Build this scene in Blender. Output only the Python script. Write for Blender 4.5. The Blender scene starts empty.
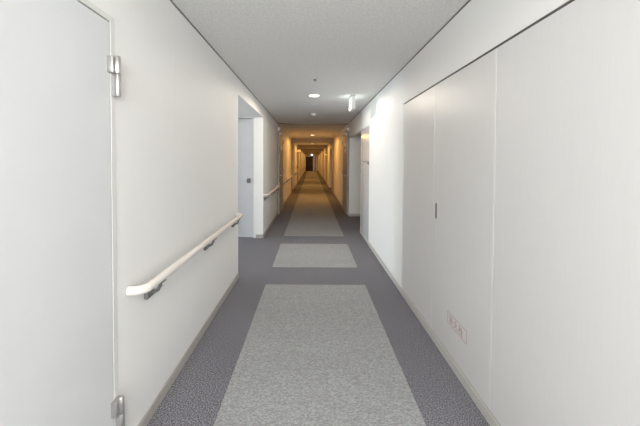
import bpy, bmesh, math, random
from mathutils import Vector, Matrix
random.seed(4)
S = bpy.context.scene
COL = S.collection
PI = math.pi

# ------------------------------------------------------------------ dimensions (metres; X right, Y down the corridor, Z up)
XL, XR, ZC = -0.809, 0.893, 2.2155
YB, YE = -2.3, 40.0                  # window end behind the viewer, far door
T = 0.12                             # wall thickness
ZR = 1.855                           # head of the built-in doors on the right

# ------------------------------------------------------------------ materials
def new_mat(name):
    m = bpy.data.materials.new(name); m.use_nodes = True
    nt = m.node_tree
    return m, nt, nt.nodes['Principled BSDF']

def simple(name, col, rough=0.5, metal=0.0, spec=0.5, emit=None, estr=0.0):
    m, nt, b = new_mat(name)
    b.inputs['Base Color'].default_value = (*col, 1)
    b.inputs['Roughness'].default_value = rough
    b.inputs['Metallic'].default_value = metal
    b.inputs['Specular IOR Level'].default_value = spec
    if emit:
        b.inputs['Emission Color'].default_value = (*emit, 1)
        b.inputs['Emission Strength'].default_value = estr
    return m

def coords(nt, scale):
    tc = nt.nodes.new('ShaderNodeTexCoord')
    mp = nt.nodes.new('ShaderNodeMapping')
    mp.inputs['Scale'].default_value = scale
    nt.links.new(tc.outputs['Object'], mp.inputs['Vector'])
    return mp

def noisy(name, c1, c2, scale, rough=0.7, bump=0.0, bdist=0.002, detail=3, lo=0.35, hi=0.65, stretch=(1, 1, 1), spec=0.3):
    """two tones mixed by noise, with matching relief"""
    m, nt, b = new_mat(name)
    mp = coords(nt, stretch)
    n = nt.nodes.new('ShaderNodeTexNoise')
    n.inputs['Scale'].default_value = scale; n.inputs['Detail'].default_value = detail
    nt.links.new(mp.outputs[0], n.inputs['Vector'])
    r = nt.nodes.new('ShaderNodeValToRGB')
    r.color_ramp.elements[0].position = lo; r.color_ramp.elements[1].position = hi
    r.color_ramp.elements[0].color = (*c1, 1); r.color_ramp.elements[1].color = (*c2, 1)
    nt.links.new(n.outputs['Fac'], r.inputs['Fac'])
    nt.links.new(r.outputs['Color'], b.inputs['Base Color'])
    b.inputs['Roughness'].default_value = rough
    b.inputs['Specular IOR Level'].default_value = spec
    if bump:
        bp = nt.nodes.new('ShaderNodeBump')
        bp.inputs['Strength'].default_value = bump; bp.inputs['Distance'].default_value = bdist
        nt.links.new(n.outputs['Fac'], bp.inputs['Height'])
        nt.links.new(bp.outputs['Normal'], b.inputs['Normal'])
    return m

def wallpaper(name, c, seams=True):
    """off-white vinyl wallpaper: fine grain, faint vertical joint every 0.92 m"""
    m, nt, b = new_mat(name)
    mp = coords(nt, (1, 1, 1))
    n = nt.nodes.new('ShaderNodeTexNoise'); n.inputs['Scale'].default_value = 160; n.inputs['Detail'].default_value = 4
    nt.links.new(mp.outputs[0], n.inputs['Vector'])
    n2 = nt.nodes.new('ShaderNodeTexNoise'); n2.inputs['Scale'].default_value = 1.3
    nt.links.new(mp.outputs[0], n2.inputs['Vector'])
    mix = nt.nodes.new('ShaderNodeMixRGB'); mix.inputs[0].default_value = 0.5
    mix.inputs[1].default_value = (c[0] * .97, c[1] * .97, c[2] * .965, 1); mix.inputs[2].default_value = (*c, 1)
    nt.links.new(n2.outputs['Fac'], mix.inputs[0])
    out = mix
    if seams:
        sx = nt.nodes.new('ShaderNodeSeparateXYZ'); nt.links.new(mp.outputs[0], sx.inputs[0])
        mo = nt.nodes.new('ShaderNodeMath'); mo.operation = 'PINGPONG'; mo.inputs[1].default_value = 0.46
        nt.links.new(sx.outputs['Y'], mo.inputs[0])
        lt = nt.nodes.new('ShaderNodeMath'); lt.operation = 'LESS_THAN'; lt.inputs[1].default_value = 0.0015
        nt.links.new(mo.outputs[0], lt.inputs[0])
        fm = nt.nodes.new('ShaderNodeMath'); fm.operation = 'MULTIPLY'; fm.inputs[1].default_value = 0.18
        nt.links.new(lt.outputs[0], fm.inputs[0])
        m2 = nt.nodes.new('ShaderNodeMixRGB'); m2.inputs[2].default_value = (c[0] * .6, c[1] * .6, c[2] * .58, 1)
        nt.links.new(fm.outputs[0], m2.inputs[0]); nt.links.new(mix.outputs[0], m2.inputs[1])
        out = m2
    nt.links.new(out.outputs[0], b.inputs['Base Color'])
    bp = nt.nodes.new('ShaderNodeBump'); bp.inputs['Strength'].default_value = 0.12; bp.inputs['Distance'].default_value = 0.001
    nt.links.new(n.outputs['Fac'], bp.inputs['Height']); nt.links.new(bp.outputs['Normal'], b.inputs['Normal'])
    b.inputs['Roughness'].default_value = 0.6; b.inputs['Specular IOR Level'].default_value = 0.3
    return m

def carpet(name, c_dark, c_mid, c_light, scale, weave=(1, 1, 1)):
    """loop pile: coarse flecks over fine flecks, barely visible tile joints"""
    m, nt, b = new_mat(name)
    mp = coords(nt, weave)
    n = nt.nodes.new('ShaderNodeTexNoise'); n.inputs['Scale'].default_value = scale; n.inputs['Detail'].default_value = 5
    n.inputs['Roughness'].default_value = 0.75
    nt.links.new(mp.outputs[0], n.inputs['Vector'])
    r = nt.nodes.new('ShaderNodeValToRGB'); e = r.color_ramp.elements
    e[0].position = 0.40; e[1].position = 0.61; e[0].color = (*c_dark, 1); e[1].color = (*c_light, 1)
    k = e.new(0.5); k.color = (*c_mid, 1)
    nt.links.new(n.outputs['Fac'], r.inputs['Fac'])
    n2 = nt.nodes.new('ShaderNodeTexNoise'); n2.inputs['Scale'].default_value = 2.2; n2.inputs['Detail'].default_value = 2
    nt.links.new(mp.outputs[0], n2.inputs['Vector'])
    hv = nt.nodes.new('ShaderNodeMapRange'); hv.inputs['To Min'].default_value = 0.9; hv.inputs['To Max'].default_value = 1.1
    nt.links.new(n2.outputs['Fac'], hv.inputs['Value'])
    mul = nt.nodes.new('ShaderNodeMixRGB'); mul.blend_type = 'MULTIPLY'; mul.inputs[0].default_value = 1
    nt.links.new(r.outputs['Color'], mul.inputs[1]); nt.links.new(hv.outputs[0], mul.inputs[2])
    nt.links.new(mul.outputs[0], b.inputs['Base Color'])
    bp = nt.nodes.new('ShaderNodeBump'); bp.inputs['Strength'].default_value = 0.5; bp.inputs['Distance'].default_value = 0.004
    nt.links.new(n.outputs['Fac'], bp.inputs['Height']); nt.links.new(bp.outputs['Normal'], b.inputs['Normal'])
    b.inputs['Roughness'].default_value = 0.95; b.inputs['Specular IOR Level'].default_value = 0.05
    return m

def brushed(name, col, rough=0.35):
    m = noisy(name, tuple(v * .85 for v in col), col, 60, rough, 0.05, 0.0005, stretch=(1, 1, 12))
    m.node_tree.nodes['Principled BSDF'].inputs['Metallic'].default_value = 0.9
    return m

def pane_mat(name):
    m, nt, b = new_mat(name)
    nt.nodes.remove(b)
    tr = nt.nodes.new('ShaderNodeBsdfTransparent'); gl = nt.nodes.new('ShaderNodeBsdfGlossy')
    gl.inputs['Roughness'].default_value = 0.02
    tr.inputs['Color'].default_value = (.96, .98, .97, 1)
    mx = nt.nodes.new('ShaderNodeMixShader'); mx.inputs[0].default_value = 0.05
    nt.links.new(tr.outputs[0], mx.inputs[1]); nt.links.new(gl.outputs[0], mx.inputs[2])
    nt.links.new(mx.outputs[0], nt.nodes['Material Output'].inputs['Surface'])
    return m

M = dict(
    wall=wallpaper('wallpaper', (.80, .79, .775)),
    wallr=wallpaper('wallpaper_plain', (.82, .812, .80), False),
    ceil=noisy('ceiling_board', (.70, .69, .68), (.78, .77, .76), 60, .9, .25, .002, 6, .38, .62, spec=.1),
    door=noisy('door_paint', (.63, .633, .64), (.65, .653, .66), 3, .45, 0, spec=.35),
    door2=noisy('grey_door_paint', (.55, .55, .57), (.58, .58, .60), 3, .5, 0, spec=.3),
    frame=simple('painted_steel_frame', (.66, .65, .63), .45),
    panel=noisy('panel_laminate', (.645, .635, .627), (.657, .647, .64), 30, .42, .02, .0003, 3, .35, .65, (6, 6, .3)),
    edge=simple('pale_edge_band', (.70, .693, .683), .4),
    gap=simple('joint_shadow', (.10, .095, .09), .8),
    gapshade=simple('gap_shade', (.22, .21, .20), .8),  # dark tone, shade of the door gap put into colour
    trim=simple('ceiling_bead', (.20, .19, .175), .6),
    base=noisy('vinyl_baseboard', (.37, .345, .32), (.41, .385, .36), 20, .5),
    basew=simple('pale_baseboard', (.52, .505, .48), .5),
    dark=carpet('carpet_dark', (.050, .049, .060), (.168, .162, .180), (.40, .395, .42), 150),
    light=carpet('carpet_light', (.235, .236, .238), (.33, .331, .332), (.43, .43, .428), 160, (.45, 1, 1)),
    rail=simple('cream_resin', (.76, .71, .66), .35),
    steel=brushed('brushed_steel', (.60, .58, .56)),
    grey=simple('grey_metal', (.21, .205, .20), .4, .5),
    black=simple('black_metal', (.03, .03, .03), .4, .5),
    fire=noisy('fire_door_paint', (.36, .33, .30), (.39, .36, .33), 4, .5),
    beam=wallpaper('beam_wallpaper', (.66, .62, .55), False),
    portal=noisy('portal_paint', (.34, .285, .22), (.37, .31, .24), 4, .5),
    brown=noisy('dark_wood', (.020, .010, .007), (.040, .020, .013), 8, .45, 0, stretch=(8, 8, .6)),
    white=simple('white_plastic', (.78, .77, .75), .45),
    lamp=simple('lamp_glow', (1, .9, .75), .5, emit=(1, .84, .60), estr=2.4),
    sign=simple('sign_glow', (.9, 1, .95), .5, emit=(.86, 1, .93), estr=2.6),
    sign2=simple('far_sign_glow', (.9, 1, .95), .5, emit=(1, .95, .85), estr=3.5),
    red=simple('red_paint', (.55, .03, .02), .4),
    stamp=simple('red_print', (.47, .275, .28), .6),
    glass=pane_mat('window_glass'),
    alu=simple('aluminium', (.55, .55, .55), .35, .8),
)

# ------------------------------------------------------------------ geometry helpers
def bx(bm, x0, x1, y0, y1, z0, z1, bev=0.0, seg=1):
    vs = [bm.verts.new((x, y, z)) for x in (x0, x1) for y in (y0, y1) for z in (z0, z1)]
    fs = [(0, 1, 3, 2), (4, 6, 7, 5), (0, 4, 5, 1), (2, 3, 7, 6), (0, 2, 6, 4), (1, 5, 7, 3)]
    faces = [bm.faces.new([vs[i] for i in f]) for f in fs]
    bmesh.ops.recalc_face_normals(bm, faces=faces)
    if bev:
        es = list({e for f in faces for e in f.edges})
        bmesh.ops.bevel(bm, geom=es, offset=bev, segments=seg, affect='EDGES', profile=0.5)

def lathe(bm, prof, c, axis='z', n=32):
    """profile [(r, h)...] turned about an axis through c"""
    rings = []
    for r, h in prof:
        ring = []
        for k in range(n if r > 1e-6 else 1):
            a = 2 * PI * k / n
            p = (r * math.cos(a), r * math.sin(a), h)
            if axis == 'x': p = (h, p[0], p[1])
            if axis == 'y': p = (p[0], h, p[1])
            ring.append(bm.verts.new((c[0] + p[0], c[1] + p[1], c[2] + p[2])))
        rings.append(ring)
    fs = []
    for a, b in zip(rings, rings[1:]):
        for k in range(n):
            q = [a[k % len(a)], a[(k + 1) % len(a)], b[(k + 1) % len(b)], b[k % len(b)]]
            u = []
            for v in q:
                if v not in u: u.append(v)
            if len(u) > 2: fs.append(bm.faces.new(u))
    for e in (rings[0], rings[-1]):
        if len(e) > 2: fs.append(bm.faces.new(e))
    bmesh.ops.recalc_face_normals(bm, faces=fs)

def tube(bm, pts, r, n=20, rz=None):
    """swept oval tube along a path lying in a horizontal or any plane"""
    pts = [Vector(p) for p in pts]; rz = rz or r
    rings = []
    for i, p in enumerate(pts):
        t = (pts[min(i + 1, len(pts) - 1)] - pts[max(i - 1, 0)]).normalized()
        up = Vector((0, 0, 1)) if abs(t.z) < .9 else Vector((0, 1, 0))
        s = t.cross(up).normalized(); u = s.cross(t).normalized()
        rings.append([bm.verts.new(p + s * (r * math.cos(2 * PI * k / n)) + u * (rz * math.sin(2 * PI * k / n))) for k in range(n)])
    fs = []
    for a, b in zip(rings, rings[1:]):
        for k in range(n):
            fs.append(bm.faces.new([a[k], a[(k + 1) % n], b[(k + 1) % n], b[k]]))
    fs += [bm.faces.new(rings[0]), bm.faces.new(rings[-1])]
    bmesh.ops.recalc_face_normals(bm, faces=fs)

def obj(name, bm, mat, parent=None, smooth=False, loc=None):
    me = bpy.data.meshes.new(name); bm.to_mesh(me); bm.free()
    o = bpy.data.objects.new(name, me); COL.objects.link(o)
    for mm in (mat if isinstance(mat, (list, tuple)) else [mat]): me.materials.append(mm)
    if smooth:
        for p in me.polygons: p.use_smooth = True
        md = o.modifiers.new('split', 'EDGE_SPLIT'); md.split_angle = math.radians(40)
    if parent: o.parent = parent
    if loc: o.location = loc
    return o

def box(name, x0, x1, y0, y1, z0, z1, mat, parent=None, bev=0.0, seg=1):
    bm = bmesh.new(); bx(bm, x0, x1, y0, y1, z0, z1, bev, seg)
    return obj(name, bm, mat, parent)

def boxes(name, lst, mat, parent=None, bev=0.0):
    bm = bmesh.new()
    for b in lst: bx(bm, *b, bev)
    return obj(name, bm, mat, parent)

def struct(o, label=None):
    o['kind'] = 'structure'
    if label: o['label'] = label
    return o

def thing(name, label, cat, loc=(0, 0, 0), group=None):
    o = bpy.data.objects.new(name, None); COL.objects.link(o)
    o.location = loc; o.empty_display_size = .1
    return tag(o, label, cat, group)

def tag(o, label, cat, group=None):
    o['label'] = label; o['category'] = cat
    if group: o['group'] = group
    return o

def dup(root, loc, label, parts=None):
    r = root.copy(); COL.objects.link(r); r.location = loc; r['label'] = label
    for ch in list(root.children):
        c = ch.copy(); COL.objects.link(c); c.parent = r
        for g in list(ch.children):
            d = g.copy(); COL.objects.link(d); d.parent = c
    return r

# ------------------------------------------------------------------ openings
D1A, D1B = 0.36, 1.271              # door frame, left foreground
A1, A2 = 3.40, 5.16                # left alcove with window and door
AX = -6.5                          # its outer wall
LEFT_REC = [(12.62, 14.2), (20.8, 22.55), (29.5, 31.25)]
RIGHT_REC = [(5.57, 7.27), (13.4, 15.15), (22.0, 23.75), (31.0, 32.75)]
RD = 0.55                           # depth of the small side recesses
HL = 2.03

# ------------------------------------------------------------------ shell
struct(box('floor', AX - .2, XR + .8, YB - .2, YE + .8, -.12, 0, M['dark']), 'blue grey flecked carpet floor of the corridor')
struct(box('ceiling', AX - .2, XR + .8, YB - .2, YE + .8, ZC, ZC + .12, M['ceil']), 'grey white textured ceiling boards')

# left wall
L = []
x0, x1 = XL - T, XL
L.append((x0, x1, YB, D1A, 0, ZC))
L.append((x0, x1, D1A, D1B, 1.876, ZC))
L.append((x0, x1, D1B, A1, 0, ZC))
L.append((x0, x1, A1, A2, HL, ZC))
prev = A2
for a, b in LEFT_REC:
    L.append((x0, x1, prev, a, 0, ZC)); L.append((x0, x1, a, b, HL, ZC)); prev = b
L.append((x0, x1, prev, YE, 0, ZC))
struct(boxes('wall_left', L, M['wall']), 'off white wallpapered left wall of the corridor')

# alcove: near side, return wall with door opening, outer wall with window opening
DX0, DX1, DZ = -1.80, -.960, 2.016
W = [(AX, x0, A1 - T, A1, 0, ZC),
     (AX, DX0, A2, A2 + T, 0, ZC), (DX1, x0, A2, A2 + T, 0, ZC), (DX0, DX1, A2, A2 + T, DZ, ZC),
     (AX, x0, A1, A2, HL, HL + .02)]
struct(boxes('wall_alcove', W, M['wallr']), 'off white walls of the alcove opening on the left')
wz0, wz1 = .08, 1.98
W = [(AX - T, AX, A1 - T, A2 + T, 0, wz0), (AX - T, AX, A1 - T, A2 + T, wz1, ZC),
     (AX - T, AX, A1 - T, A1 + .06, wz0, wz1), (AX - T, AX, A2 - .03, A2 + T, wz0, wz1)]
struct(boxes('wall_alcove_outer', W, M['wallr']))

# side recesses, left and right (a closed shallow box behind each opening)
for side, recs in ((-1, LEFT_REC), (1, RIGHT_REC)):
    bm = bmesh.new()
    for a, b in recs:
        face = (XL - T) if side < 0 else (XR + T)
        far = face + side * RD
        h = HL if side < 0 else ZR
        lo, hi = min(face, far), max(face, far)
        bx(bm, lo, hi, a - T, a, 0, ZC); bx(bm, lo, hi, b, b + T, 0, ZC)
        bx(bm, min(far, far + side * T), max(far, far + side * T), a - T, b + T, 0, ZC)
        bx(bm, lo, hi, a, b, h, h + .02)
    struct(obj('wall_left_recesses' if side < 0 else 'wall_right_recesses', bm, M['wallr']))

# right wall: full-height over the cabinets, openings at the recesses
R = []
x0r, x1r = XR, XR + T
CAB0, CAB1 = .014, 3.0             # built-in cabinets in the foreground
MB0, MB1 = 4.76, 5.49               # flush meter cupboard
R.append((x0r, x1r, YB, CAB0, 0, ZC))
R.append((x0r, x1r, CAB0, CAB1, ZR + .008, ZC))
R.append((x0r, x1r, CAB1, MB0, 0, ZC))
R.append((x0r, x1r, MB0, MB1, ZR + .006, ZC))
R.append((x0r, x1r, MB1, RIGHT_REC[0][0], 0, ZC))
prev = None
for i, (a, b) in enumerate(RIGHT_REC):
    if prev is not None: R.append((x0r, x1r, prev, a, 0, ZC))
    R.append((x0r, x1r, a, b, ZR, ZC)); prev = b
R.append((x0r, x1r, prev, YE, 0, ZC))
struct(boxes('wall_right', R, M['wallr']), 'white right wall of the corridor')

# end walls
FDX0, FDX1, FDZ = -.80, .60, 1.93
struct(boxes('wall_far', [(XL - T, FDX0, YE, YE + T, 0, ZC), (FDX1, XR + T, YE, YE + T, 0, ZC), (FDX0, FDX1, YE, YE + T, FDZ, ZC)], M['beam']),
       'far end wall around the dark doorway')
BX0, BX1, BZ0, BZ1 = -.74, .80, 1.25, 2.13
struct(boxes('wall_back', [(XL - T, BX0, YB - T, YB, 0, ZC), (BX1, XR + T, YB - T, YB, 0, ZC),
                           (BX0, BX1, YB - T, YB, 0, BZ0), (BX0, BX1, YB - T, YB, BZ1, ZC)], M['wallr']))

# windows
def window(name, horiz, a0, a1, z0, z1, p0, p1):
    """frame bars and a pane; horiz='x' spans X at depth p, 'y' spans Y"""
    def bb(u0, u1, q0, q1, w0, w1):
        return (u0, u1, q0, q1, w0, w1) if horiz == 'x' else (q0, q1, u0, u1, w0, w1)
    f = .04; mid = (a0 + a1) / 2
    fr = boxes(name, [bb(a0, a0 + f, p0, p1, z0, z1), bb(a1 - f, a1, p0, p1, z0, z1), bb(mid - f / 2, mid + f / 2, p0, p1, z0 + f, z1 - f),
                      bb(a0 + f, a1 - f, p0, p1, z0, z0 + f), bb(a0 + f, a1 - f, p0, p1, z1 - f, z1)], M['alu'])
    struct(fr)
    pm = (p0 + p1) / 2
    boxes('pane', [bb(a0 + f, mid - f / 2, pm - .003, pm + .003, z0 + f, z1 - f), bb(mid + f / 2, a1 - f, pm - .003, pm + .003, z0 + f, z1 - f)], M['glass'], fr)
window('window_1', 'x', BX0, BX1, BZ0, BZ1, YB - .09, YB - .03)
window('window_2', 'y', A1 + .06, A2 - .03, wz0, wz1, AX - .09, AX - .03)

# ceiling beads where walls meet the ceiling
for nm, xa, xb in (('trim_1', XL, XL + .007), ('trim_2', XR - .007, XR)):
    struct(box(nm, xa, xb, YB, 7.45, ZC - .007, ZC, M['trim']))
# head joint above the right-hand cabinets and meter cupboard
struct(boxes('trim_3', [(XR + .003, XR + .02, CAB0, CAB1, ZR - .002, ZR + .009)], M['gap']))

# baseboards
def baseboard(name, side, segs, mat):
    bm = bmesh.new(); t = .009
    for a, b in segs:
        if side < 0: bx(bm, XL, XL + t, a, b, 0, .06, .0025)
        else: bx(bm, XR - t, XR, a, b, 0, .06, .0025)
    return struct(obj(name, bm, mat))
FD0, FD1 = 7.36, 8.30
baseboard('baseboard_left', -1, [(D1B + .02, A1), (A2, FD0 - .06), (FD1 + .05, LEFT_REC[0][0]), (LEFT_REC[0][1], LEFT_REC[1][0]),
                                  (LEFT_REC[1][1], LEFT_REC[2][0]), (LEFT_REC[2][1], YE)], M['base'])
baseboard('baseboard_right', 1, [(YB, MB0), (MB1, RIGHT_REC[0][0]), (FD1 + .05, RIGHT_REC[1][0]), (RIGHT_REC[1][1], RIGHT_REC[2][0]),
                                  (RIGHT_REC[2][1], RIGHT_REC[3][0]), (RIGHT_REC[3][1], YE)], M['basew'])
struct(boxes('baseboard_alcove', [(DX1 + .03, XL, A2 - .009, A2, 0, .06)], M['base']))
struct(boxes('baseboard_recess', [(XR + .001, XR + T + RD, RIGHT_REC[0][1] - .009, RIGHT_REC[0][1], 0, .06)], M['basew']))

# ceiling beams beyond the fire doors, and the fire door head
struct(box('beam_1', XL, XR, 7.45, 7.57, ZC - .014, ZC, M['portal']), 'thin steel head across the ceiling at the fire doors')
for i, y in enumerate((12.3, 17.6, 22.9, 28.2, 33.5)):
    struct(boxes('beam_%d' % (i + 2), [(XL, XR, y, y + .3, ZC - .165, ZC), (XL, XL + .03, y, y + .3, 0, ZC - .165), (XR - .03, XR, y, y + .3, 0, ZC - .165)], M['portal']),
           'grey brown portal frame across walls and ceiling')

# ------------------------------------------------------------------ carpet panels
CX0, CX1 = -.474, .570
panels = [(YB + .05, 3.203, 'light grey carpet panel in the foreground, nearest the viewer'),
          (3.735, 4.800, 'short square light grey carpet panel between the two long ones'),
          (5.31, 15.55, 'long light grey carpet panel starting beyond the short square panel'),
          (15.80, 26.3, 'light grey carpet panel in the warm lit middle of the corridor'),
          (26.55, 38.6, 'farthest light carpet panel, leading to the dark door')]
for a, b, lab in panels:
    bm = bmesh.new(); bx(bm, CX0, CX1, a, b, 0, .004, .0015)
    tag(obj('carpet_panel', bm, M['light']), lab, 'carpet', 'light carpet panels down the middle')

# ------------------------------------------------------------------ left foreground door (structure) with hinges
d1 = struct(boxes('door_1', [(XL - .075, XL + .0015, .40, 1.2388, .008, 1.8475)], M['door']), 'large flush white door at the left edge, hinged on its far side')
boxes('door_frame', [(XL - .10, XL + .003, 1.2437, D1B, 0, 1.876), (XL - .10, XL + .003, D1A, .396, 0, 1.876), (XL - .10, XL + .003, .396, 1.2437, 1.853, 1.876)],
      M['frame'], d1, .001)
boxes('rebate', [(XL - .12, XL - .08, .396, 1.2437, .0, 1.853)], M['gap'], d1)
boxes('gap_shade_strip', [(XL - .07, XL - .001, 1.2390, 1.2435, .008, 1.853)], M['gapshade'], d1)['label'] = 'thin grey strip added to darken the gap between door and frame'  # added filler strip, its dark colour stands for shade in the gap
def pivot_hinge(zt, zb, zm):
    yk, xk = 1.250, XL + .027
    bm = bmesh.new()
    bx(bm, XL + .0008, XL + .026, 1.222, 1.268, zm, zt, .003, 2)         # thick leaf block on the door
    lathe(bm, [(.0, 0), (.0105, 0), (.0115, .002), (.0115, zt - zm + .002), (.009, zt - zm + .006), (0, zt - zm + .007)], (xk, yk, zm), n=24)
    h = obj('hinge', bm, M['steel'], d1, True)
    h['label'] = 'brushed steel flag hinge'
    bm = bmesh.new()
    bx(bm, XL + .0035, XL + .020, 1.246, 1.270, zb, zm - .002, .002)
    lathe(bm, [(.0, 0), (.009, 0), (.0115, .004), (.0115, zm - zb - .004), (.0105, zm - zb - .002), (0, zm - zb - .002)], (xk, yk, zb), n=24)
    obj('knuckle', bm, M['steel'], h, True)
pivot_hinge(1.712, 1.558, 1.648)
pivot_hinge(.318, .165, .252)

# ------------------------------------------------------------------ alcove door
d2 = struct(box('door_2', DX0 + .02, -.983, A2 + .026, A2 + .06, .006, DZ - .012, M['door2']), 'pale grey door facing the viewer in the left alcove')
boxes('door_frame', [(DX0, DX0 + .015, A2 - .004, A2 + .10, 0, DZ), (-.9785, DX1, A2 - .004, A2 + .10, 0, DZ), (DX0 + .015, -.9785, A2 - .004, A2 + .10, DZ - .006, DZ)],
      M['frame'], d2)
boxes('rebate', [(DX0 + .015, -.98, A2 + .065, A2 + .09, 0, DZ - .006)], M['gap'], d2)
bm = bmesh.new()
bx(bm, -1.085, -1.025, A2 + .018, A2 + .026, .925, 1.005, .003)
lathe(bm, [(.012, 0), (.012, -.03), (.026, -.036), (.028, -.05), (.022, -.062), (0, -.064)], (-1.055, A2 + .020, .968), 'y', 20)
obj('door_knob', bm, M['grey'], d2, True)['label'] = 'dark metal door knob on square plate'
bm = bmesh.new(); lathe(bm, [(.012, 0), (.012, -.006), (.006, -.008), (0, -.008)], (-.992, A2 + .026, .962), 'y', 16)
obj('lock_cylinder', bm, M['steel'], d2, True)

# doors in the small recesses of the far corridor
k = 3
for side, recs, h in ((-1, LEFT_REC, HL), (1, RIGHT_REC, ZR)):
    for a, b in recs:
        face = (XL - T - RD) if side < 0 else (XR + T + RD)
        dd = .03
        d = struct(box('door_%d' % k, min(face, face - side * dd), max(face, face - side * dd), a + .45, b - .35, .005, h - .09, M['door2']))
        bm = bmesh.new()
        lathe(bm, [(.02, 0), (.02, -side * .03), (.028, -side * .04), (.02, -side * .06), (0, -side * .062)], (face - side * dd, b - .43, .97), 'x', 16)
        obj('door_knob', bm, M['grey'], d, True)
        boxes('door_frame', [(min(face, face - side * .04), max(face, face - side * .04), a + .40, a + .447, 0, h - .04),
                             (min(face, face - side * .04), max(face, face - side * .04), b - .347, b - .30, 0, h - .04),
                             (min(face, face - side * .04), max(face, face - side * .04), a + .447, b - .347, h - .087, h - .04)], M['frame'], d)
        k += 1

# far end door: a dark double door, right leaf narrow with a pale edge strip
fd = struct(box('door_%d' % k, FDX0 + .05, .21, YE + .02, YE + .07, .01, FDZ - .05, M['brown']), 'dark brown double door at the far end of the corridor')
box('door_leaf', .44, FDX1 - .04, YE + .02, YE + .07, .01, FDZ - .05, M['brown'], fd)
box('edge_strip', .215, .435, YE + .015, YE + .07, .01, FDZ - .05, M['beam'], fd)['label'] = 'pale strip between the two dark leaves'
boxes('door_frame', [(FDX0, FDX0 + .045, YE - .01, YE + .10, 0, FDZ), (FDX1 - .035, FDX1, YE - .01, YE + .10, 0, FDZ), (FDX0 + .045, FDX1 - .035, YE - .01, YE + .10, FDZ - .045, FDZ)],
      M['beam'], fd)
bm = bmesh.new(); tube(bm, [(.08, YE + .02, .85), (.08, YE - .03, .87), (.08, YE - .03, 1.08), (.08, YE + .02, 1.10)], .012, 12)
obj('pull_handle', bm, M['steel'], fd, True)

# ------------------------------------------------------------------ built-in cabinets on the right
XF = XR + .0015                      # face of the doors, a hair behind the wall plane
def cabinet(y0, y1, label, handle_y=None, stamp=False):
    g = .003
    t = thing('wall_cabinet', label, 'cabinet', (XR + .06, (y0 + y1) / 2, 0), 'flush cabinets in the right wall')
    ox, oy = XR + .06, (y0 + y1) / 2
    def loc(b): return (b[0] - ox, b[1] - ox, b[2] - oy, b[3] - oy, b[4], b[5])
    boxes('carcass', [loc((XR + .030, XR + .112, y0 + .001, y1 - .001, .061, ZR - .003))], M['gap'], t)
    dr = boxes('door', [loc((XF, XR + .028, y0 + .0165, y1 - g, .062, ZR - .004))], M['panel'], t)
    boxes('edge_trim', [loc((XF - .001, XR + .028, y0 + g, y0 + .016, .062, ZR - .004))], M['edge'], dr)['label'] = 'pale narrow edge strip of the door'
    boxes('plinth', [loc((XR + .0005, XR + .11, y0, y1, 0, .0605))], M['base'], t)
    if handle_y:
        bm = bmesh.new()
        bx(bm, *loc((XF - .004, XF + .006, handle_y - .009, handle_y + .009, .893, 1.005)), .002)
        hh = obj('handle', bm, M['grey'], dr); hh['label'] = 'narrow dark grey flush pull'
        bm = bmesh.new()
        bx(bm, *loc((XF - .0045, XF - .003, handle_y - .005, handle_y + .005, .905, .991)))
        obj('finger_slot', bm, M['black'], dr)
    if stamp:
        ya, yb, za, zb, w = 1.741, 1.990, .252, .328, .0036
        xx0, xx1 = XF - .0006, XF + .0005
        bm = bmesh.new()
        for b in ((ya, yb, za, za + w), (ya, yb, zb - w, zb), (ya, ya + w, za, zb), (yb - w, yb, za, zb)):
            bx(bm, *loc((xx0, xx1, *b)))
        obj('printed_border', bm, M['stamp'], dr)['label'] = 'thin red printed rectangle'
        cu = bpy.data.curves.new('printed_text', 'FONT'); cu.body = '\u6d88\u706b\u6813'; cu.size = .057
        cu.align_x = 'CENTER'; cu.align_y = 'CENTER'; cu.space_character = 1.30; cu.offset = .0006
        tmp = bpy.data.objects.new('tmp_text', cu); COL.objects.link(tmp)
        bpy.context.view_layer.update()
        me = bpy.data.meshes.new_from_object(tmp.evaluated_get(bpy.context.evaluated_depsgraph_get()))
        bpy.data.objects.remove(tmp); bpy.data.curves.remove(cu)
        me.name = 'printed_text'
        # text x -> -Y (reads left to right from far to near), text y -> Z, facing -X
        xs = [v.co.x for v in me.vertices]; zs = [v.co.y for v in me.vertices]
        cx, cz = (min(xs) + max(xs)) / 2, (min(zs) + max(zs)) / 2
        for v in me.vertices:
            tx, tz = v.co.x - cx, v.co.y - cz
            v.co = (XF - .0007 - ox, (ya + yb) / 2 + .012 - tx - oy, (za + zb) / 2 + tz)
        me.materials.clear(); me.materials.append(M['stamp'])
        o = bpy.data.objects.new('printed_text', me); COL.objects.link(o); o.parent = dr
        o['label'] = 'faint red printed characters'
    return t
cabinet(2.242, CAB1, 'flush grey white cabinet next to the bright bare wall, without a pull')
cabinet(1.498, 2.242, 'flush grey white cabinet with dark slot pull and red boxed print', 2.194, True)
cabinet(.756, 1.498, 'plain flush grey white cabinet at the right edge, nearest the viewer')
cabinet(.014, .756, 'plain flush cabinet beside the viewer, beyond the right picture edge')

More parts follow.
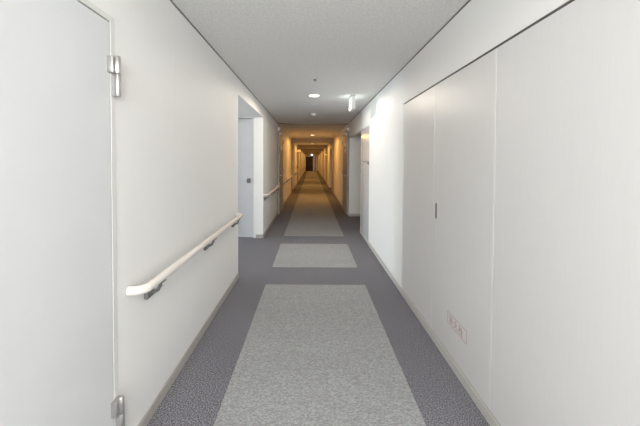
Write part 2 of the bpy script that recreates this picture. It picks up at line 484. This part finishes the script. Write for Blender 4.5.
# meter cupboard: two stacked flush doors with a latch
ox, oy = XR + .05, (MB0 + MB1) / 2
t = thing('meter_cupboard', 'tall pale glossy cupboard of two stacked doors beyond the bright bare wall', 'cupboard', (ox, oy, 0))
def ml(b): return (b[0] - ox, b[1] - ox, b[2] - oy, b[3] - oy, b[4], b[5])
glossy = simple('pale_gloss_laminate', (.62, .625, .64), .2)
boxes('carcass', [ml((XR + .03, XR + .11, MB0 + .001, MB1 - .001, .0, ZR + .004))], M['gap'], t)
boxes('upper_door', [ml((XR - .001, XR + .028, MB0 + .003, MB1 - .003, 1.296, ZR - .004))], glossy, t, .001)
lw = boxes('lower_door', [ml((XR - .001, XR + .028, MB0 + .003, MB1 - .003, .06, 1.286))], glossy, t, .001)
boxes('latch', [ml((XR - .014, XR, MB0 + .03, MB0 + .09, 1.256, 1.280))], M['black'], lw, .002)
boxes('plinth', [ml((XR + .0, XR + .028, MB0 + .002, MB1 - .002, 0, .057))], M['basew'], t)

# ------------------------------------------------------------------ handrails on the left wall
def handrail(y0, y1, label, brackets, zr=.722):
    t = thing('handrail', label, 'handrail', (XL, y0, zr), 'handrails along the left wall')
    off, r = .068, .055
    p = [(.002, .0 + .005, 0)]
    for k in range(9):                                  # elbow out from the wall
        a = PI / 2 * k / 8
        p.append((off - r + r * math.sin(a), .005 + r - r * math.cos(a), 0))
    n = y1 - y0
    for k in range(9):
        a = PI / 2 * k / 8
        p.append((off - r + r * math.cos(a), n - .005 - r + r * math.sin(a), 0))
    p.append((.002, n - .005, 0))
    bm = bmesh.new(); tube(bm, p, .019, 20, .0205)
    obj('rail', bm, M['rail'], t, True)
    for yb in brackets:
        bm = bmesh.new(); y = yb - y0
        bx(bm, .0, .022, y - .032, y + .032, -.098, -.045, .005)                # wall plate
        tube(bm, [(.004, y, -.070), (.040, y, -.068), (.056, y, -.058), (.066, y, -.040), (.068, y, -.012)], .009, 12)
        bx(bm, .053, .083, y - .03, y + .03, -.024, -.015, .002)                # saddle
        obj('bracket', bm, M['grey'], t, True)
    return t
handrail(1.345, 3.30, 'cream handrail on the near left wall, closest to the viewer', (1.505, 2.33, 3.14))
handrail(5.20, 7.16, 'short cream handrail between the alcove and the fire door', (5.28, 6.2, 7.0))
handrail(8.45, 12.0, 'cream handrail just beyond the left fire door', (8.6, 9.7, 10.8, 11.85))
handrail(14.35, 20.7, 'cream handrail in the middle of the warm lit corridor', (14.55, 15.8, 17.4, 19.0, 20.5))
handrail(22.7, 29.4, 'cream handrail far along the corridor', (22.9, 25, 27.2, 29.2))
handrail(31.4, 39.6, 'farthest cream handrail, near the dark end door', (31.6, 34, 36.5, 39.3))

# ------------------------------------------------------------------ fire doors held open flat against both walls
def fire_door(side, label):
    X = XL if side < 0 else XR
    s = -side
    t = thing('fire_door', label, 'door', (X, (FD0 + FD1) / 2, 0), 'fire doors folded back against the walls')
    oy = (FD0 + FD1) / 2
    def P(a, b, y0, y1, z0, z1): return (min(s * a, s * b), max(s * a, s * b), y0 - oy, y1 - oy, z0, z1)
    lf = boxes('leaf', [P(.006, .046, FD0, FD1, .012, 1.985)], M['fire'], t, .002)
    bm = bmesh.new()                                               # closer box and arm
    bx(bm, *P(.046, .085, FD0 + .06, FD0 + .30, 2.0 - .075, 2.0 - .02), .004)
    obj('door_closer', bm, M['white'], lf)
    bm = bmesh.new(); bx(bm, *P(.0, .06, FD0 - .01, FD0 + .10, 2.02, 2.10), .004)
    obj('release_catch', bm, M['white'], t)['label'] = 'white catch box above the leaf'
    bm = bmesh.new()
    lathe(bm, [(.03, 0), (.03, s * .008), (.012, s * .01), (.012, s * .035), (.026, s * .04), (.024, s * .055), (0, s * .058)], (s * .046, FD0 + .07 - oy, .95), 'x', 18)
    obj('door_knob', bm, M['steel'], lf, True)
    for z in (.2, 1.0, 1.8):
        bm = bmesh.new(); lathe(bm, [(0, 0), (.013, 0), (.013, .11), (0, .11)], (s * .055, FD1 + .005 - oy, z - .05), n=14)
        obj('hinge', bm, M['steel'], t, True)
    if side < 0:
        boxes('sign_plate', [P(.046, .049, FD0 + .30, FD0 + .55, 1.58, 1.70)], M['white'], lf)['label'] = 'small white notice plate'
    else:
        pl = boxes('sign_plate', [P(.046, .049, FD0 + .25, FD0 + .50, 1.52, 1.75)], M['white'], lf)
        pl['label'] = 'small white notice plate with red band'
        boxes('red_band', [P(.049, .0505, FD0 + .26, FD0 + .49, 1.60, 1.67)], M['red'], pl)
fire_door(-1, 'grey brown fire door folded against the left wall, white notice on it')
fire_door(1, 'grey brown fire door folded against the right wall beyond the side recess')

# ------------------------------------------------------------------ ceiling fittings
LX = .033
LY = [4.32, -.75, 10.83, 16.05, 21.5, 26.8, 32.0, 37.2]
LN = ['round glowing downlight nearest the viewer, left of the hanging sign', 'round downlight in the ceiling just behind the viewer', 'round downlight just beyond the fire door head', 'round downlight between the first and second ceiling beams',
      'round downlight between the second and third ceiling beams', 'round downlight between the third and fourth ceiling beams',
      'round downlight between the fourth and fifth ceiling beams', 'farthest round downlight, before the dark end door']
dl = thing('downlight', LN[0], 'light', (LX, LY[0], ZC), 'round ceiling downlights')
bm = bmesh.new(); lathe(bm, [(.072, 0), (.084, 0), (.086, -.003), (.080, -.005), (.074, -.004), (.072, 0)], (0, 0, 0), n=40)
obj('trim_ring', bm, M['white'], dl, True)
bm = bmesh.new(); lathe(bm, [(.0715, 0), (.0715, -.003), (.062, -.009), (.045, -.013), (.022, -.0155), (0, -.016)], (0, 0, 0), n=40)
obj('lens', bm, M['lamp'], dl, True)
for y, lab in zip(LY[1:], LN[1:]): dup(dl, (LX, y, ZC), lab)

bm = bmesh.new(); lathe(bm, [(.0, 0), (.022, 0), (.020, -.004), (.012, -.009), (.008, -.014), (.012, -.015), (.012, -.018), (0, -.019)], (0, 0, 0), n=24)
tag(obj('sprinkler_head', bm, M['grey'], smooth=True, loc=(.036, 3.48, ZC)), 'small dark sprinkler head in the ceiling before the nearest downlight', 'sprinkler', 'sprinkler heads')
bm = bmesh.new(); lathe(bm, [(.0, 0), (.026, 0), (.024, -.006), (.012, -.009), (.009, -.028), (.016, -.030), (.016, -.034), (0, -.035)], (0, 0, 0), n=24)
tag(obj('sprinkler_head', bm, M['grey'], smooth=True, loc=(.035, 6.72, ZC)), 'small grey sprinkler head in the ceiling behind the smoke detector', 'sprinkler', 'sprinkler heads')
bm = bmesh.new(); lathe(bm, [(.0, 0), (.042, 0), (.042, -.003), (.038, -.006), (0, -.007)], (0, 0, 0), n=28)
tag(obj('ceiling_cap', bm, M['white'], smooth=True, loc=(.03, 4.96, ZC)), 'flat round white cap in the ceiling just past the nearest downlight', 'cover plate')
sd = thing('smoke_detector', 'round white smoke detector on the ceiling beyond the flat round cap', 'smoke detector', (.033, 5.95, ZC))
bm = bmesh.new(); lathe(bm, [(0, 0), (.055, 0), (.055, -.012), (.05, -.016), (0, -.016)], (0, 0, 0), n=28); obj('base', bm, M['white'], sd, True)
bm = bmesh.new(); lathe(bm, [(0, -.016), (.040, -.016), (.042, -.03), (.032, -.042), (0, -.045)], (0, 0, 0), n=28); obj('sensor_head', bm, M['white'], sd, True)

# hanging guide-light sign, edge on
sx, sy = .575, 4.27
hs = thing('exit_sign', 'lit rectangular sign box hanging edge-on from the ceiling, right of the downlight', 'sign', (sx, sy, ZC))
boxes('housing', [(-.016, .016, .012, .258, -.180, -.012), (-.027, .027, 0, .012, -.188, -.012), (-.027, .027, .258, .27, -.188, -.012), (-.027, .027, .012, .258, -.188, -.180)], M['white'], hs)
boxes('mount', [(-.03, .03, .03, .24, -.014, 0)], M['grey'], hs, .002)
boxes('left_face', [(-.024, -.0165, .0125, .2575, -.1795, -.020)], M['sign'], hs, .002)['label'] = 'glowing white face'
boxes('right_face', [(.0165, .024, .0125, .2575, -.1795, -.020)], M['sign'], hs, .002)['label'] = 'glowing white face'

# small far fittings
es = thing('exit_sign', 'bright sign box hanging above the dark end door', 'sign', (0.05, 38.4, ZC))
boxes('housing', [(-.12, .12, 0, .04, -.22, -.03)], M['white'], es, .003)
boxes('mount', [(-.03, .03, .005, .035, -.03, 0)], M['grey'], es)
boxes('lit_face', [(-.11, .11, -.006, -.001, -.21, -.04)], M['sign2'], es)['label'] = 'glowing pale face'
ws = thing('wall_sign', 'small pale sign blade on left wall beside the red alarm box', 'sign', (XL, 16.9, 1.86))
boxes('bracket', [(0, .02, -.01, .01, -.05, .05)], M['grey'], ws)
boxes('blade', [(.02, .24, -.006, .006, -.06, .06)], M['white'], ws, .002)
ws = thing('wall_sign', 'small pale sign blade on right wall deep in the warm corridor', 'sign', (XR, 16.9, 1.66))
boxes('bracket', [(-.02, 0, -.01, .01, -.05, .05)], M['grey'], ws)
boxes('blade', [(-.20, -.02, -.006, .006, -.035, .035)], M['white'], ws, .002)
ab = thing('alarm_box', 'small red alarm box on the left wall above the far handrail', 'alarm', (XL, 17.3, .97))
boxes('box', [(-.001, .07, -.10, .10, -.07, .07)], M['red'], ab, .006)
bm = bmesh.new(); lathe(bm, [(.05, .07), (.05, .078), (.03, .083), (0, .084)], (0, 0, .0), 'x', 20)
obj('call_point', bm, M['white'], ab, True)

# ------------------------------------------------------------------ light
def area(name, loc, rot, sx, sy, power, col):
    l = bpy.data.lights.new(name, 'AREA'); l.shape = 'RECTANGLE'; l.size = sx; l.size_y = sy
    l.energy = power; l.color = col
    o = bpy.data.objects.new(name, l); COL.objects.link(o); o.location = loc; o.rotation_euler = rot
    return o
# daylight entering by the corridor-end window and by the alcove window
area('daylight_end_window', ((BX0 + BX1) / 2, YB - .16, (BZ0 + BZ1) / 2), (PI / 2, 0, 0), BX1 - BX0, BZ1 - BZ0, 138, (.94, .965, 1))
area('daylight_alcove_window', (AX - .16, (A1 + A2) / 2, (wz0 + wz1) / 2), (0, -PI / 2, 0), wz1 - wz0, A2 - A1, 235, (.82, .91, 1))
for i, y in enumerate(LY):
    l = bpy.data.lights.new('downlight_lamp', 'SPOT'); l.energy = 70 if y > 8 else 50 if y > 0 else 72; l.color = (1, .48, .12) if y > 8 else (1, .88, .74) if y > 0 else (1, .94, .88)
    l.spot_size = math.radians(178); l.spot_blend = .25 if y > 8 else .15; l.shadow_soft_size = .05
    o = bpy.data.objects.new('downlight_lamp', l); COL.objects.link(o); o.location = (LX, y, ZC - .03)

w = bpy.data.worlds.new('sky'); S.world = w; w.use_nodes = True
bg = w.node_tree.nodes['Background']
bg.inputs['Color'].default_value = (.75, .87, 1, 1); bg.inputs['Strength'].default_value = 1.0

# ------------------------------------------------------------------ camera: shift lens, nearly level
cam = bpy.data.cameras.new('camera'); co = bpy.data.objects.new('camera', cam); COL.objects.link(co)
F = 308.0
cam.sensor_width = 36; cam.lens = F / 640 * 36; cam.clip_start = .01; cam.clip_end = 200
pitch, roll = .0242, .0046
co.location = (0, 0, 1.3); co.rotation_euler = (Matrix.Rotation(PI / 2 - pitch, 3, 'X') @ Matrix.Rotation(roll, 3, 'Z')).to_euler()
pp_x, pp_y = 311.4, 168.56
cam.shift_x = (320 - pp_x) / 640
cam.shift_y = -(213 - pp_y) / 640
S.camera = co

S.view_settings.view_transform = 'Standard'; S.view_settings.look = 'None'
S.view_settings.gamma = 1; S.view_settings.use_curve_mapping = False
S.view_settings.exposure = 0.04
S.cycles.max_bounces = 14; S.cycles.diffuse_bounces = 10
